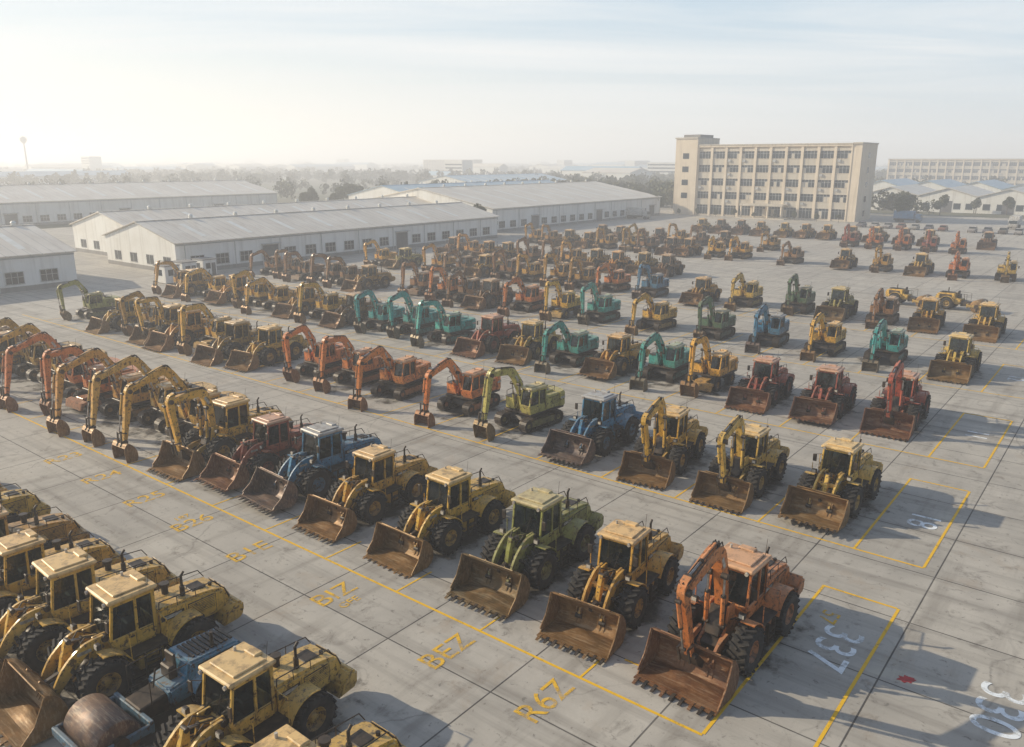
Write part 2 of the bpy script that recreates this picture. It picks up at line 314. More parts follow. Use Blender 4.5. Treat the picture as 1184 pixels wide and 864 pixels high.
def boom_set(mb,bx,bz,el,tip,st,yc=0,th=1.0):
    mid=((bx+el[0])/2-.12,(bz+el[1])/2+.1)
    mb.beam([(bx,bz),mid,el,((el[0]+tip[0])/2,(el[1]+tip[1])/2+.1),tip],[.36*th,.46*th,.52*th,.4*th,.26*th],yc-.18,yc+.18,PAINT,0,5)
    for s in(1,-1): hyd(mb,(bx+.55,bz-.35),(mid[0]+.35,mid[1]+.25),yc+s*.30,.085,.6)
    top=(tip[0]-.28,tip[1]+.38)
    mb.beam([top,tip,((tip[0]+st[0])/2,(tip[1]+st[1])/2),st],[.16,.44*th,.34*th,.2],yc-.14,yc+.14,PAINT,0,4)
    hyd(mb,(el[0]+.1,el[1]+.32),(top[0]-.02,top[1]+.02),yc,.085,.55)
    mb.cyl((tip[0],yc-.26,tip[1]),(tip[0],yc+.26,tip[1]),.13,DARK); mb.cyl((st[0],yc-.26,st[1]),(st[0],yc+.26,st[1]),.1,DARK)
    mb.cyl((bx,yc-.3,bz),(bx,yc+.3,bz),.15,DARK)
    for s in(1,-1): mb.cyl((mid[0]+.35,yc+s*.18,mid[1]+.25),(mid[0]+.35,yc+s*.42,mid[1]+.25),.11,DARK); 
    for y in(yc-.186,yc+.181): mb.beam([((mid[0]*.5+el[0]*.5)-.1,(mid[1]*.5+el[1]*.5)-.12),((mid[0]*.5+el[0]*.5)+.12,(mid[1]*.5+el[1]*.5)+.32)],[.16,.16],y,y+.005,DECAL)
    d=Vector((st[0]-tip[0],st[1]-tip[1])).normalized(); nr=Vector((-d.y,d.x)); nr=nr if nr.x>0 else -nr
    a=Vector(tip)+d*.15+nr*.36; b=Vector(st)-d*.55+nr*.36
    hyd(mb,(a.x,a.y),(b.x,b.y),yc,.075,.55)
    for y in(-.22,.15): mb.beam([tuple(Vector(st)-d*.5),(b.x,b.y),(st[0]+.3,st[1]-.12)],[.09,.09,.09],yc+y,yc+y+.07,DARK)
    for s in(.12,0,-.12): mb.tube([(bx+.1,yc+s,bz+.35),(mid[0]-.25,yc+s,mid[1]+.27),(el[0]-.1,yc+s,el[1]+.36),(tip[0]-.5,yc+s,tip[1]+.36),(tip[0]+.1,yc+s*1.5,tip[1]+.3)],.022,DARK,6)

def dig_bucket(mb,px,pz,ang,w=1.2,yc=0):
    M=Matrix.Translation((px,yc,pz))@Matrix.Rotation(ang,4,'Y')
    h=w/2
    path=[(.35,.05),(.05,.12),(-.05,-.2),(.0,-.6),(.22,-.92),(.6,-1.05),(.95,-.95)]
    path=[(x+.1,z) for x,z in path]
    mb.beam(path,[.06]*7,-h,h,RUST,0,4,M)
    sd=[(x,z) for x,z in path]+[(1.08,-.88),(.85,-.45),(.6,-.05)]
    for y in(-h-.02,h-.02): mb.prism(sd,y,y+.04,RUST,0,'Y',M)
    for i in range(5):
        y=-h+.08+(w-.16)*i/4; mb.prism([(1.0,-1.0),(1.02,-.9),(1.32,-.80),(1.3,-.86)],y-.05,y+.05,DARK,0,'Y',M)
    for y in(-.22,.18): mb.prism([(-.05,-.1),(-.08,.12),(.12,.22),(.45,.15),(.4,.0),(.1,-.1)],y,y+.04,DARK,0,'Y',M)

def make_hybrid(name,el,tip,st=(3.45,1.15)):
    mb=MB(); chassis(mb,-.25)
    boom_set(mb,1.2,1.85,el,tip,st,0,.9)
    mb.prism([(.95,1.1),(1.9,1.1),(1.5,2.05),(1.0,2.05)],-.28,.28,DARK,.03)
    bucket(mb,2.95,.52,2.95,0.0)
    mb.beam([st,(3.25,.85),(2.95,.6)],[.2,.3,.24],-.3,.3,DARK)
    for s in(1,-1): mb.beam([(1.7,1.15),(2.4,1.0),(2.9,.55)],[.24,.30,.2],*sorted((s*.46,s*.56)),PAINT,0,3)
    return mb.mesh(name)

def make_excavator(name,el,tip,st,bang,wheel=False,bw=1.25):
    mb=MB()
    if not wheel:
        for s in(1,-1):
            yc=s*1.15; r=.44; cx=1.5; zc=.46
            L=2*cx; per=2*L+2*math.pi*r; nsh=46
            for i in range(nsh):
                d=per*i/nsh
                if d<L: x,z,a=-cx+d,zc+r,0
                elif d<L+math.pi*r: t=(d-L)/r; x,z,a=cx+r*math.sin(t),zc+r*math.cos(t),t
                elif d<2*L+math.pi*r: x,z,a=cx-(d-L-math.pi*r),zc-r,math.pi
                else: t=(d-2*L-math.pi*r)/r; x,z,a=-cx-r*math.sin(t),zc-r*math.cos(t),math.pi+t
                M=Matrix.Translation((x,yc,z))@Matrix.Rotation(a,4,'Y')
                mb.box(-.088,.088,-.3,.3,-.035,.02,DARK,0,M); mb.box(-.02,.015,-.3,.3,.02,.055,DARK,0,M)
            mb.prism([(-1.5,.25),(1.5,.25),(1.6,.5),(1.2,.7),(-1.2,.7),(-1.6,.5)],yc-.18,yc+.18,PAINT if s>0 else DARK,.03)
            for x in(-cx,cx): mb.cyl((x,yc-.2,zc),(x,yc+.2,zc),.38,DARK,20); mb.cyl((x,yc-.26,zc),(x,yc+.26,zc),.16,RIM,14)
            for i in range(7): x=-1.05+.35*i; mb.cyl((x,yc-.22,.17),(x,yc+.22,.17),.12,DARK,12)
            for x in(-.6,.6): mb.cyl((x,yc-.18,.78),(x,yc+.18,.78),.08,DARK,10)
        mb.prism([(-1.0,.45),(1.0,.45),(.8,.85),(-.8,.85)],-.9,.9,DARK,.04)
        zb=1.0
    else:
        for x in(1.35,-1.35):
            for s in(1,-1): tyre(mb,x,s*1.0,.56,.56,.5,s)
            mb.cyl((x,-.9,.56),(x,.9,.56),.14,DARK)
        mb.prism([(-2.0,.5),(2.0,.5),(2.0,.9),(-2.0,.9)],-.5,.5,PAINT,.04)
        mb.beam([(2.0,.7),(2.3,.65),(2.45,.2)],[.2,.2,.1],-1.15,1.15,PAINT); zb=1.05
    mb.cyl((0,0,.8),(0,0,zb+.05),.6,DARK,24)
    mb.box(-2.2,1.15,-1.28,1.28,zb,zb+.16,DARK,.03)
    zt=zb+.16
    cw=[(-1.75,-1.3),(-1.75,1.3),(-2.35,1.25),(-2.65,.85),(-2.75,0),(-2.65,-.85),(-2.35,-1.25)]
    mb.prism(cw,zt-.1,zt+1.0,PAINT,.09,'Z',seg=2)
    mb.box(-1.78,-.35,-1.27,1.27,zt,zt+1.0,PAINT,.07); mb.box(-1.7,-.7,-.75,.75,zt+.98,zt+1.13,PAINT,.05); mb.box(-1.55,-.85,-.6,.6,zt+1.12,zt+1.14,DARK)
    mb.box(-.38,1.05,-1.27,-.42,zt,zt+.85,PAINT,.06); mb.box(.35,1.12,-1.22,-.5,zt+.84,zt+.9,DARK,.02)
    for s in(1,-1):
        y=s*1.27; mb.box(-1.6,-.95,*sorted((y,y+s*.012)),zt+.3,zt+.85,DARK)
        for i in range(8): mb.box(-1.58,-.97,*sorted((y+s*.012,y+s*.03)),zt+.33+.063*i,zt+.36+.063*i,PAINT)
        for xx in(-1.68,-.88): mb.box(xx,xx+.015,*sorted((y,y+s*.006)),zt+.08,zt+.92,DARK)
        mb.box(-2.3,-1.85,*sorted((s*1.302,s*1.306)),zt+.5,zt+.66,DECAL)
    mb.box(-2.772,-2.74,-.5,.5,zt+.35,zt+.62,DARK)
    mb.tube([(-.4,-1.2,zt+.85),(-.4,-1.2,zt+1.35),(.95,-1.2,zt+1.2),(.95,-1.2,zt+.8)],.02,DARK); mb.tube([(-1.6,.9,zt+1.1),(-1.6,.9,zt+1.45),(-.5,.9,zt+1.45),(-.5,.9,zt+1.05)],.02,DARK)
    mb.cyl((-1.2,-.5,zt+1.1),(-1.2,-.5,zt+1.5),.06,DARK); mb.cyl((-1.0,.3,zt+1.1),(-1.0,.3,zt+1.3),.12,DARK)
    for s in(1,-1): mb.prism([(-.3,zt),(1.1,zt),(.75,zt+.75),(.35,zt+.8)],*sorted((s*.24,s*.34)),PAINT,.02)
    cab(mb,-.32,1.35,.40,1.30,zt+.03,zt+.62,zt+1.68,.25,0.0)
    boom_set(mb,.55,zt+.45,el,tip,st)
    dig_bucket(mb,st[0],st[1],bang,bw)
    return mb.mesh(name)

def make_roller(name):
    mb=MB()
    mb.lathe([(0.001,-1.05),(.70,-1.05),(.76,-1.02),(.76,1.02),(.70,1.05),(0.001,1.05)],(2.2,0,.76),RUST,40)
    for s in(1,-1):
        mb.box(1.2,3.2,*sorted((s*1.08,s*1.2)),.6,.92,PAINT,.03); tyre(mb,-1.2,s*.85,.74,.74,.5,s); mb.cyl((2.2,s*1.05,.76),(2.2,s*1.25,.76),.25,DARK,18)
        arc=[(-1.2+.85*math.cos(a),.76+.85*math.sin(a)) for a in [rad(q) for q in range(20,166,12)]]; mb.beam(arc,[.04]*len(arc),*sorted((s*.6,s*1.12)),PAINT)
    mb.box(3.1,3.25,-1.2,1.2,.6,.92,PAINT,.03); mb.box(1.1,1.25,-1.2,1.2,.55,1.0,PAINT,.03)
    mb.prism([(.2,.5),(1.2,.6),(1.2,1.1),(.2,1.2)],-.5,.5,DARK,.04)
    mb.prism([(-2.6,.8),(.2,.7),(.3,1.35),(-.4,1.45),(-.5,2.0),(-2.4,1.9),(-2.7,1.5)],-.72,.72,PAINT,.08,seg=2)
    for i in range(9): mb.box(-2.3+.18*i,-2.2+.18*i,-.5,.5,1.97,2.03,DARK)
    for s in(1,-1): mb.box(-2.2,-.8,*sorted((s*.72,s*.735)),1.25,1.8,DARK)
    mb.cyl((-1.6,.35,1.9),(-1.6,.35,2.5),.06,DARK)
    mb.box(-.3,.0,-.3,.3,1.4,1.9,DARK,.05); mb.box(-.3,-.2,-.3,.3,1.7,2.3,DARK,.04); mb.tube([(.45,0,1.3),(.3,0,1.95)],.03,DARK)
    mb.tube([(.9,.75,1.2),(.9,.75,2.05),(-.4,.75,2.05)],.02,DARK); mb.tube([(.9,-.75,1.2),(.9,-.75,2.05),(-.4,-.75,2.05)],.02,DARK)
    return mb.mesh(name)

LOADERS=[make_loader('wheel_loader_mesh_a',0,0.0),make_loader('wheel_loader_mesh_b',.05,-.12,2.9),make_loader('wheel_loader_mesh_c',-.02,.06,3.1)]
HYB=[make_hybrid('boom_loader_mesh_a',(1.9,4.3),(4.15,3.8)),make_hybrid('boom_loader_mesh_b',(1.6,4.1),(3.6,4.1),(3.3,1.15))]
EXC=[make_excavator('excavator_mesh_a',(1.75,4.0),(3.75,4.2),(4.35,1.25),.75),
     make_excavator('excavator_mesh_b',(1.9,4.3),(3.9,3.9),(3.75,1.3),.95,bw=1.1),
     make_excavator('excavator_mesh_c',(2.3,3.9),(4.5,3.4),(4.9,1.0),.55),
     make_excavator('excavator_mesh_d',(2.3,4.7),(4.7,4.0),(5.3,1.1),.65,bw=1.4)]
WEX=[make_excavator('wheeled_excavator_mesh',(1.8,4.2),(3.7,4.2),(4.0,1.25),.8,wheel=True)]
ROLL=make_roller('road_roller_mesh')

Y=(0.70,.38,.035);Y2=(0.72,.44,.07);YD=(0.50,.26,.035);OR=(0.68,.19,.03);OY=(0.68,.33,.04);RD=(0.40,.065,.035);BL=(0.015,.19,.36);TE=(0.01,.33,.31);GR=(0.28,.31,.06);DG=(0.05,.15,.08);BR=(0.28,.13,.045);OL=(0.45,.37,.08)
def jit(c,a=.13):
    f=1+random.uniform(-a,a); return tuple(max(0,x*f*(1+random.uniform(-.06,.06))) for x in c)
FRONT={'L':4.6,'H':4.5,'E':5.0,'X':4.9,'R':3.1}
FACE=math.atan2(-VY,-VX)
STAINS=[]
def place(kind,u,vf,color,var=None,dr=None,sc=None):
    dr=random.gauss(0,2.6) if dr is None else dr
    sc=random.uniform(.96,1.04) if sc is None else sc
    if kind=='L': me=LOADERS[random.randrange(3) if var is None else var]; nm='wheel_loader'
    elif kind=='H': me=HYB[random.randrange(2) if var is None else var]; nm='boom_wheel_loader'
    elif kind=='E': me=EXC[random.randrange(3) if var is None else var]; nm='crawler_excavator'
    elif kind=='X': me=WEX[0]; nm='wheeled_excavator'
    else: me=ROLL; nm='road_roller'
    v0=vf+FRONT[kind]*sc
    STAINS.append((u,v0)); 
    return obj(nm,me,W(u,v0,.03),FACE+rad(dr),None,sc,jit(color))
# row 0
for kd,u,v,c in [('L',-15.3,5.2,Y),('L',-19.7,7.0,Y2),('R',-23.3,7.8,BL),('L',-26.6,6.6,Y),('L',-30.2,6.3,Y2),('L',-33.8,6.2,Y),('L',-37.7,6.2,YD),('L',-41.8,6.1,Y),('L',-46,6.0,Y),('L',-50.5,6.0,Y)]: place(kd,u,v,c)
# row 1
place('H',-10.3,22.0,OR,0,dr=-2,sc=1.05)
for kd,u,c,va in [('L',-15.1,Y,0),('L',-19.7,GR,0),('L',-24.9,Y,2),('L',-30.2,Y,0),('L',-34.8,BL,1),('L',-39.2,RD,1)]: place(kd,u,22.0,c,va)
for kd,u,c in [('H',-43.5,Y),('E',-48.0,Y),('E',-52,Y2),('E',-56.2,OY),('X',-60.5,OR),('E',-64.8,OR),('E',-69,Y),('E',-73.2,YD),('L',-77.5,Y),('E',-82,BR),('E',-86.5,YD),('L',-91,YD)]:
    place(kd,u,21.6+random.uniform(-.4,.6),c,3 if kd=='E' else None,sc=1.06 if kd!='L' else 1)
# row 2
for kd,u,c in [('L',-11.2,Y2),('H',-16.1,Y2),('H',-21.2,Y),('L',-26.2,BL),('E',-32.4,OL),('E',-38.2,OR),('E',-45,OR),('E',-50.2,OR),('E',-54.8,OR),('L',-62,Y),('L',-66.2,YD),('X',-70.5,Y),('L',-74.8,OY),('H',-79,Y),('E',-83.4,YD),('L',-87.8,Y),('E',-97,GR)]:
    place(kd,u,37.6+random.uniform(-.4,.5),c)
# row 3
for kd,u,c in [('H',-12.2,RD),('L',-17.0,RD),('L',-21.8,RD),('X',-26.6,Y),('E',-30.8,TE),('L',-35.2,Y),('E',-40.0,TE),('L',-44.6,Y2),('L',-49.2,RD),('E',-55,TE),('E',-60.3,TE),('E',-65.2,TE),('L',-70.0,BR),('E',-74.6,Y),('L',-79.2,YD),('E',-84,OY),('E',-88.6,Y),('L',-93.2,OY),('E',-98,Y),('L',-102.6,YD),('E',-107,OY)]:
    place(kd,u,54.5+random.uniform(-.5,.6),c)
# row 4
for kd,u,c in [('L',-11.7,Y2),('E',-17.7,TE),('E',-23.3,Y),('E',-28.9,BL),('E',-34.6,DG),('E',-41.6,Y),('E',-48.8,TE),('X',-53.6,Y),('E',-59.4,OR)]: place(kd,u,72.8+random.uniform(-.5,.6),c)
def fill(us,v,cols,kinds,jv=.7,gap=.06):
    for u in us:
        if random.random()<gap: continue
        place(random.choice(kinds),u+random.uniform(-.45,.45),v+random.uniform(-jv,jv),random.choice(cols),dr=random.gauss(0,4))
warm=[Y,YD,YD,OY,BR,OY,BR,YD,BR,OL]
fill(np.arange(-64.3,-112,-4.7),73.3,[OR,BR,YD,BR,OY,Y],'EEELX',gap=.1)
# row 5
for kd,u,c in [('L',-12.4,Y2),('L',-18.2,Y),('E',-22.9,BR),('L',-28,OL),('E',-32.9,DG),('E',-39.6,Y2),('L',-45,YD),('E',-52.7,BL),('E',-59,OR),('E',-64,YD)]: place(kd,u,92.5+random.uniform(-.5,.6),c)
fill(np.arange(-69,-111,-4.6),92.5,warm,'EELX',gap=.1)
fill(np.arange(-60,-111,-4.7),112,[YD,BR,YD,BR,OY],'EELL',gap=.12)
# row 6
for kd,u,c in [('E',-17,Y2),('E',-23.5,OR),('L',-29,Y2),('E',-35,YD),('L',-41,YD)]: place(kd,u,139+random.uniform(-.6,.8),c)
fill(np.arange(-46,-110,-4.8),140,[YD,BR,YD,BR,BR,YD,YD,Y],'EELLX',gap=.12)
fill(np.arange(-62,-106,-5),158,[YD,BR,BR,YD,YD],'EEL',gap=.15)
fill(np.arange(-22,-94,-5.4),190,[YD,YD,YD,BR,YD,Y],'LLL',gap=.2)
fill(np.arange(-30,-52,-5.4),176,[RD,OR],'E',gap=.0)
for u in (-17.5,-23.5): place('R',u,108,Y2,dr=80)

# ---------- ground ----------
def sheet(name,u0,u1,v0,v1,z,mat):
    me=bpy.data.meshes.new(name); me.from_pydata([(u0,v0,0),(u1,v0,0),(u1,v1,0),(u0,v1,0)],[],[(0,1,2,3)]); me.materials.append(mat)
    return obj(name,me,(0,0,z),ROT)
k=NT('field_ground'); v=k.co(); n=k.noise(v,.006,6,.6); n2=k.noise(v,.08,6,.6)
c=k.ramp(n,[(.35,(0.05,.07,.03)),(.5,(0.12,.11,.06)),(.6,(0.07,.085,.035)),(.7,(0.2,.18,.13))]); c=k.mix(k.math('MULTIPLY',n2,.5),c,(0.05,.05,.03)); k.set('Base Color',c); k.set('Roughness',.95)
sheet('ground',-9000,9000,-9000,9000,0,k.m)
k=NT('worn_concrete'); v=k.co()
br=k.n('ShaderNodeTexBrick',{'Vector':v,'Color1':(0.0,0,0,1),'Color2':(1,1,1,1),'Mortar':(.5,.5,.5,1),'Scale':1.0,'Mortar Size':.036,'Mortar Smooth':.3,'Bias':0.0,'Brick Width':5.2,'Row Height':4.6})
br.offset=0.0; br.squash=1.0
slab=br.outputs[0]; joint=br.outputs[1]
big=k.noise(v,.06,6,.6); mid=k.noise(v,.5,8,.62); fine=k.noise(v,9,6,.7)
c=k.ramp(mid,[(.25,(0.33,.305,.265)),(.5,(0.45,.42,.37)),(.75,(0.56,.525,.465))])
c=k.mix(k.math('MULTIPLY',slab,.42),c,(0.29,.27,.24))
c=k.mix(k.math('MULTIPLY',k.ramp(big,[(.38,0.0),(.65,1.0)]),.5),c,(0.59,.545,.465))
sv=k.n('ShaderNodeMapping',{'Vector':v,'Scale':(.05,1.2,1)}).outputs[0]; st=k.noise(sv,1,5,.6)
c=k.mix(k.math('MULTIPLY',k.ramp(st,[(.5,0.0),(.68,1.0)]),.5),c,(0.17,.15,.13))
sv=k.n('ShaderNodeMapping',{'Vector':v,'Scale':(.9,.1,1)}).outputs[0]; st=k.noise(sv,1,5,.6)
c=k.mix(k.math('MULTIPLY',k.ramp(st,[(.53,0.0),(.68,1.0)]),.42),c,(0.17,.145,.12))
sp=k.noise(v,.9,7,.7,.6); c=k.mix(k.math('MULTIPLY',k.ramp(sp,[(.56,0.0),(.68,1.0)]),.6),c,(0.14,.12,.10))
sp=k.noise(v,3.1,6,.7,.4); c=k.mix(k.math('MULTIPLY',k.ramp(sp,[(.60,0.0),(.66,1.0)]),.6),c,(0.10,.088,.075))
rs=k.noise(v,.33,6,.7,.3); c=k.mix(k.math('MULTIPLY',k.ramp(rs,[(.58,0.0),(.72,1.0)]),.4),c,(0.34,.24,.15))
c=k.mix(k.math('MULTIPLY',fine,.28),c,(0.22,.205,.18))
wv=k.n('ShaderNodeVectorMath',{0:v,1:k.n('ShaderNodeVectorMath',{0:k.n('ShaderNodeTexNoise',{'Vector':v,'Scale':.6,'Detail':6.0}).outputs[1],1:(1.6,1.6,0)},operation='MULTIPLY').outputs[0]},operation='ADD').outputs[0]
vo=k.n('ShaderNodeTexVoronoi',{'Vector':wv,'Scale':.06},feature='DISTANCE_TO_EDGE').outputs[0]
c=k.mix(k.math('MULTIPLY',k.ramp(vo,[(.0,1.0),(.001,0.0)]),k.math('MULTIPLY',k.ramp(big,[(.45,0.0),(.55,1.0)]),.4)),c,(0.1,.09,.08))
c=k.mix(k.math('MULTIPLY',joint,k.ramp(mid,[(.3,1.0),(.7,.7)])),c,(0.05,.045,.04))
k.set('Base Color',c); k.set('Roughness',k.ramp(mid,[(.3,.65),(.7,.9)])); k.bump(k.math('SUBTRACT',k.math('MULTIPLY',fine,.3),joint),.4,.02)
M_CONC=k.m
sheet('concrete_yard',-235,75,-60,300,.026,M_CONC)
k=NT('oil_stain'); v=k.co(); uv=k.n('ShaderNodeTexCoord').outputs['UV']
dd=k.n('ShaderNodeVectorMath',{0:uv,1:(.5,.5,0)},operation='DISTANCE').outputs[1]
nn=k.noise(v,.9,7,.65); a=k.ramp(k.math('SUBTRACT',k.math('MULTIPLY',nn,1.1),dd),[(.16,0.0),(.34,.7)])
k.set('Base Color',(0.06,.05,.04,1)); k.set('Roughness',.6)
tr=k.n('ShaderNodeBsdfTransparent'); mx=k.n('ShaderNodeMixShader',{0:a,1:tr.outputs[0],2:k.b.outputs[0]}); k.t.links.new(mx.outputs[0],k.out.inputs[0])
me=bpy.data.meshes.new('oil_stains'); vs=[];fs=[]
for i,(u,v0) in enumerate([s for s in STAINS if s[1]<105]):
    zz_=.0001*(i%7); a_=2.6; b_=4.6; vs+=[(u-a_,v0-b_,zz_),(u+a_,v0-b_,zz_),(u+a_,v0+b_,zz_),(u-a_,v0+b_,zz_)]; fs.append((4*i,4*i+1,4*i+2,4*i+3))
me.from_pydata(vs,[],fs); ul=me.uv_layers.new(name='UVMap')
for i in range(len(fs)):
    for j,q in enumerate(((0,0),(1,0),(1,1),(0,1))): ul.data[4*i+j].uv=q
me.materials.append(k.m); obj('oil_stains',me,(0,0,.030),ROT)
def wornpaint(name,col,thr=.5,keep=.12):
    k=NT(name); v=k.co(); n=k.noise(v,2.2,9,.75); n2=k.noise(v,.35,3)
    k.set('Base Color',(*col,1)); k.set('Roughness',.7)
    a=k.ramp(k.math('ADD',k.math('MULTIPLY',n,.75),k.math('MULTIPLY',n2,.25)),[(thr-.07,1.0),(thr+.06,keep)])
    tr=k.n('ShaderNodeBsdfTransparent'); mx=k.n('ShaderNodeMixShader',{0:a,1:tr.outputs[0],2:k.b.outputs[0]}); k.t.links.new(mx.outputs[0],k.out.inputs[0]); return k.m
M_YL=wornpaint('worn_yellow_paint',(0.80,.47,.015),.60,.25); M_YT=wornpaint('worn_yellow_number_paint',(0.78,.46,.03),.53,.15); M_WT=wornpaint('worn_white_paint',(0.82,.86,.88),.55,.2)
mb=MB(); z=.036
def ln(u0,u1,v0,v1,zz=z): mb.add([(u0,v0,zz),(u1,v0,zz),(u1,v1,zz),(u0,v1,zz)],[(0,1,2,3)],0)
w=.06
vrows=[(21,33),(37.4,48.5),(53,64.5),(71.5,83),(90.5,102)]
for i,(a,b) in enumerate(vrows):
    end=-8.85 if i==0 else -5.8
    ln(-105,end,a-w,a+w); 
    ln(-5.8-w,-5.8+w,a-(8 if i==0 else 0)+w,b,z+.001); ln(-8.85-w,-8.85+w,a+w,b-w,z+.001); ln(-8.85-w,-5.8-w,b-w,b+w,z)
    for j in range(1,20):
        uu=-8.85-4.75*j; ln(uu-w*.8,uu+w*.8,a+w,a+(2.2 if i==0 else 9),z+.001)
ln(-12.9,-11.8,22.9,23.0,z)
obj('yellow_bay_lines',mb.mesh('bay_lines',[M_YL]),(0,0,0),ROT)
def txt(s,u,v,size,mat,rot=90,nm='bay_number_marking'):
    cu=bpy.data.curves.new(nm,'FONT'); cu.body=s; cu.size=size; cu.align_x='CENTER'; cu.align_y='CENTER'; cu.offset=.004; cu.materials.append(mat)
    o=bpy.data.objects.new(nm,cu); COL.objects.link(o); o.location=W(u,v,.04); o.rotation_euler=(0,0,ROT+rad(rot))
for s,u in (('R6Z',-13.8),('BEZ',-18.4),('BIZ',-25.0),('B1E',-31.2),('B26',-36.2),('R25',-41),('R24',-46),('R23',-51)): txt(s,u,19.2,1.4,M_YT)
for s,u in (('GFE',-24.0),('187',-37.2)): txt(s,u,19.2,.6,M_YT)
txt('337',-7.1,28.6,2.1,M_WT,-90); txt('18',-7.0,42.8,2.0,M_WT,-90); txt('11',-7.3,59.6,1.9,M_WT,-90); txt('330',-1.6,28.4,2.1,M_WT,-90); txt('12',-7.3,78,1.8,M_WT,-90)
txt('57',-7.9,30.6,1.0,M_YT,-90)
mb=MB(); n_=18; mb.add([(.28*(1+.35*math.sin(i*2.3))*math.cos(i*2*math.pi/n_),.2*(1+.3*math.cos(i*3.1))*math.sin(i*2*math.pi/n_),0) for i in range(n_)],[tuple(range(n_))],0)
obj('red_paint_splash',mb.mesh('red_paint_splash',[simple('red_marking_paint',(0.45,.02,.03),(0.3,.02,.02),3,.6,bump=0)]),W(-4.4,28.2,.037))

# ---------- buildings ----------
def wallmat(name,col,dirt,coord='Object',sc=.25):
    k=NT(name); v=k.co(coord); n=k.noise(v,sc,6,.6); mp=k.n('ShaderNodeMapping',{'Vector':v,'Scale':(1.2,1.2,.08)}).outputs[0]; st=k.noise(mp,1,5,.6)
    c=k.mix(k.math('MULTIPLY',k.ramp(n,[(.4,0.0),(.7,1.0)]),.5),col,dirt); c=k.mix(k.math('MULTIPLY',k.ramp(st,[(.5,0.0),(.7,1.0)]),.4),c,tuple(x*.6 for x in dirt))
    k.set('Base Color',c); k.set('Roughness',.8); return k.m
M_CREAM=wallmat('cream_render',(0.70,.59,.45),(0.54,.44,.32)); M_CREAM2=wallmat('pale_spandrel',(0.55,.49,.40),(0.4,.35,.27))
M_WHITE=wallmat('white_cladding',(0.76,.75,.71),(0.60,.56,.49)); M_BAND=wallmat('grey_plinth',(0.25,.24,.23),(0.18,.16,.14))
k=NT('metal_sheet_roof'); v=k.co(); n=k.noise(v,.12,6,.65); mp=k.n('ShaderNodeMapping',{'Vector':v,'Scale':(.05,1.0,1)}).outputs[0]; st=k.noise(mp,1,5,.6)
br=k.n('ShaderNodeTexBrick',{'Vector':v,'Color1':(0,0,0,1),'Color2':(1,1,1,1),'Mortar':(.5,.5,.5,1),'Scale':1.0,'Mortar Size':.06,'Brick Width':60.0,'Row Height':1.6}); br.offset=0
c=k.mix(k.ramp(n,[(.35,0.0),(.7,1.0)]),(0.76,.70,.60),(0.62,.55,.45)); c=k.mix(k.math('MULTIPLY',k.ramp(st,[(.5,0.0),(.7,1.0)]),.5),c,(0.44,.36,.27)); c=k.mix(k.math('MULTIPLY',br.outputs[0],.14),c,(0.3,.28,.25)); c=k.mix(k.math('MULTIPLY',br.outputs[1],.5),c,(0.25,.23,.2))
k.set('Base Color',c); k.set('Roughness',.4); M_MROOF=k.m
M_BROOF=simple('blue_sheet_roof',(0.28,.42,.52),(0.40,.50,.58),.1,.5)
M_WIN=NT('window_glass'); M_WIN.set('Base Color',(0.02,.03,.04,1)); M_WIN.set('Roughness',.12); M_WIN=M_WIN.m
M_FRAME=simple('window_frame',(0.45,.45,.44),(0.35,.35,.34),1,.5,bump=0); M_DOOR=simple('roller_door',(0.09,.09,.10),(0.15,.14,.13),1,.6); M_SKYL=simple('roof_light_strip',(0.78,.77,.72),(0.66,.64,.56),.5,.3,bump=0)
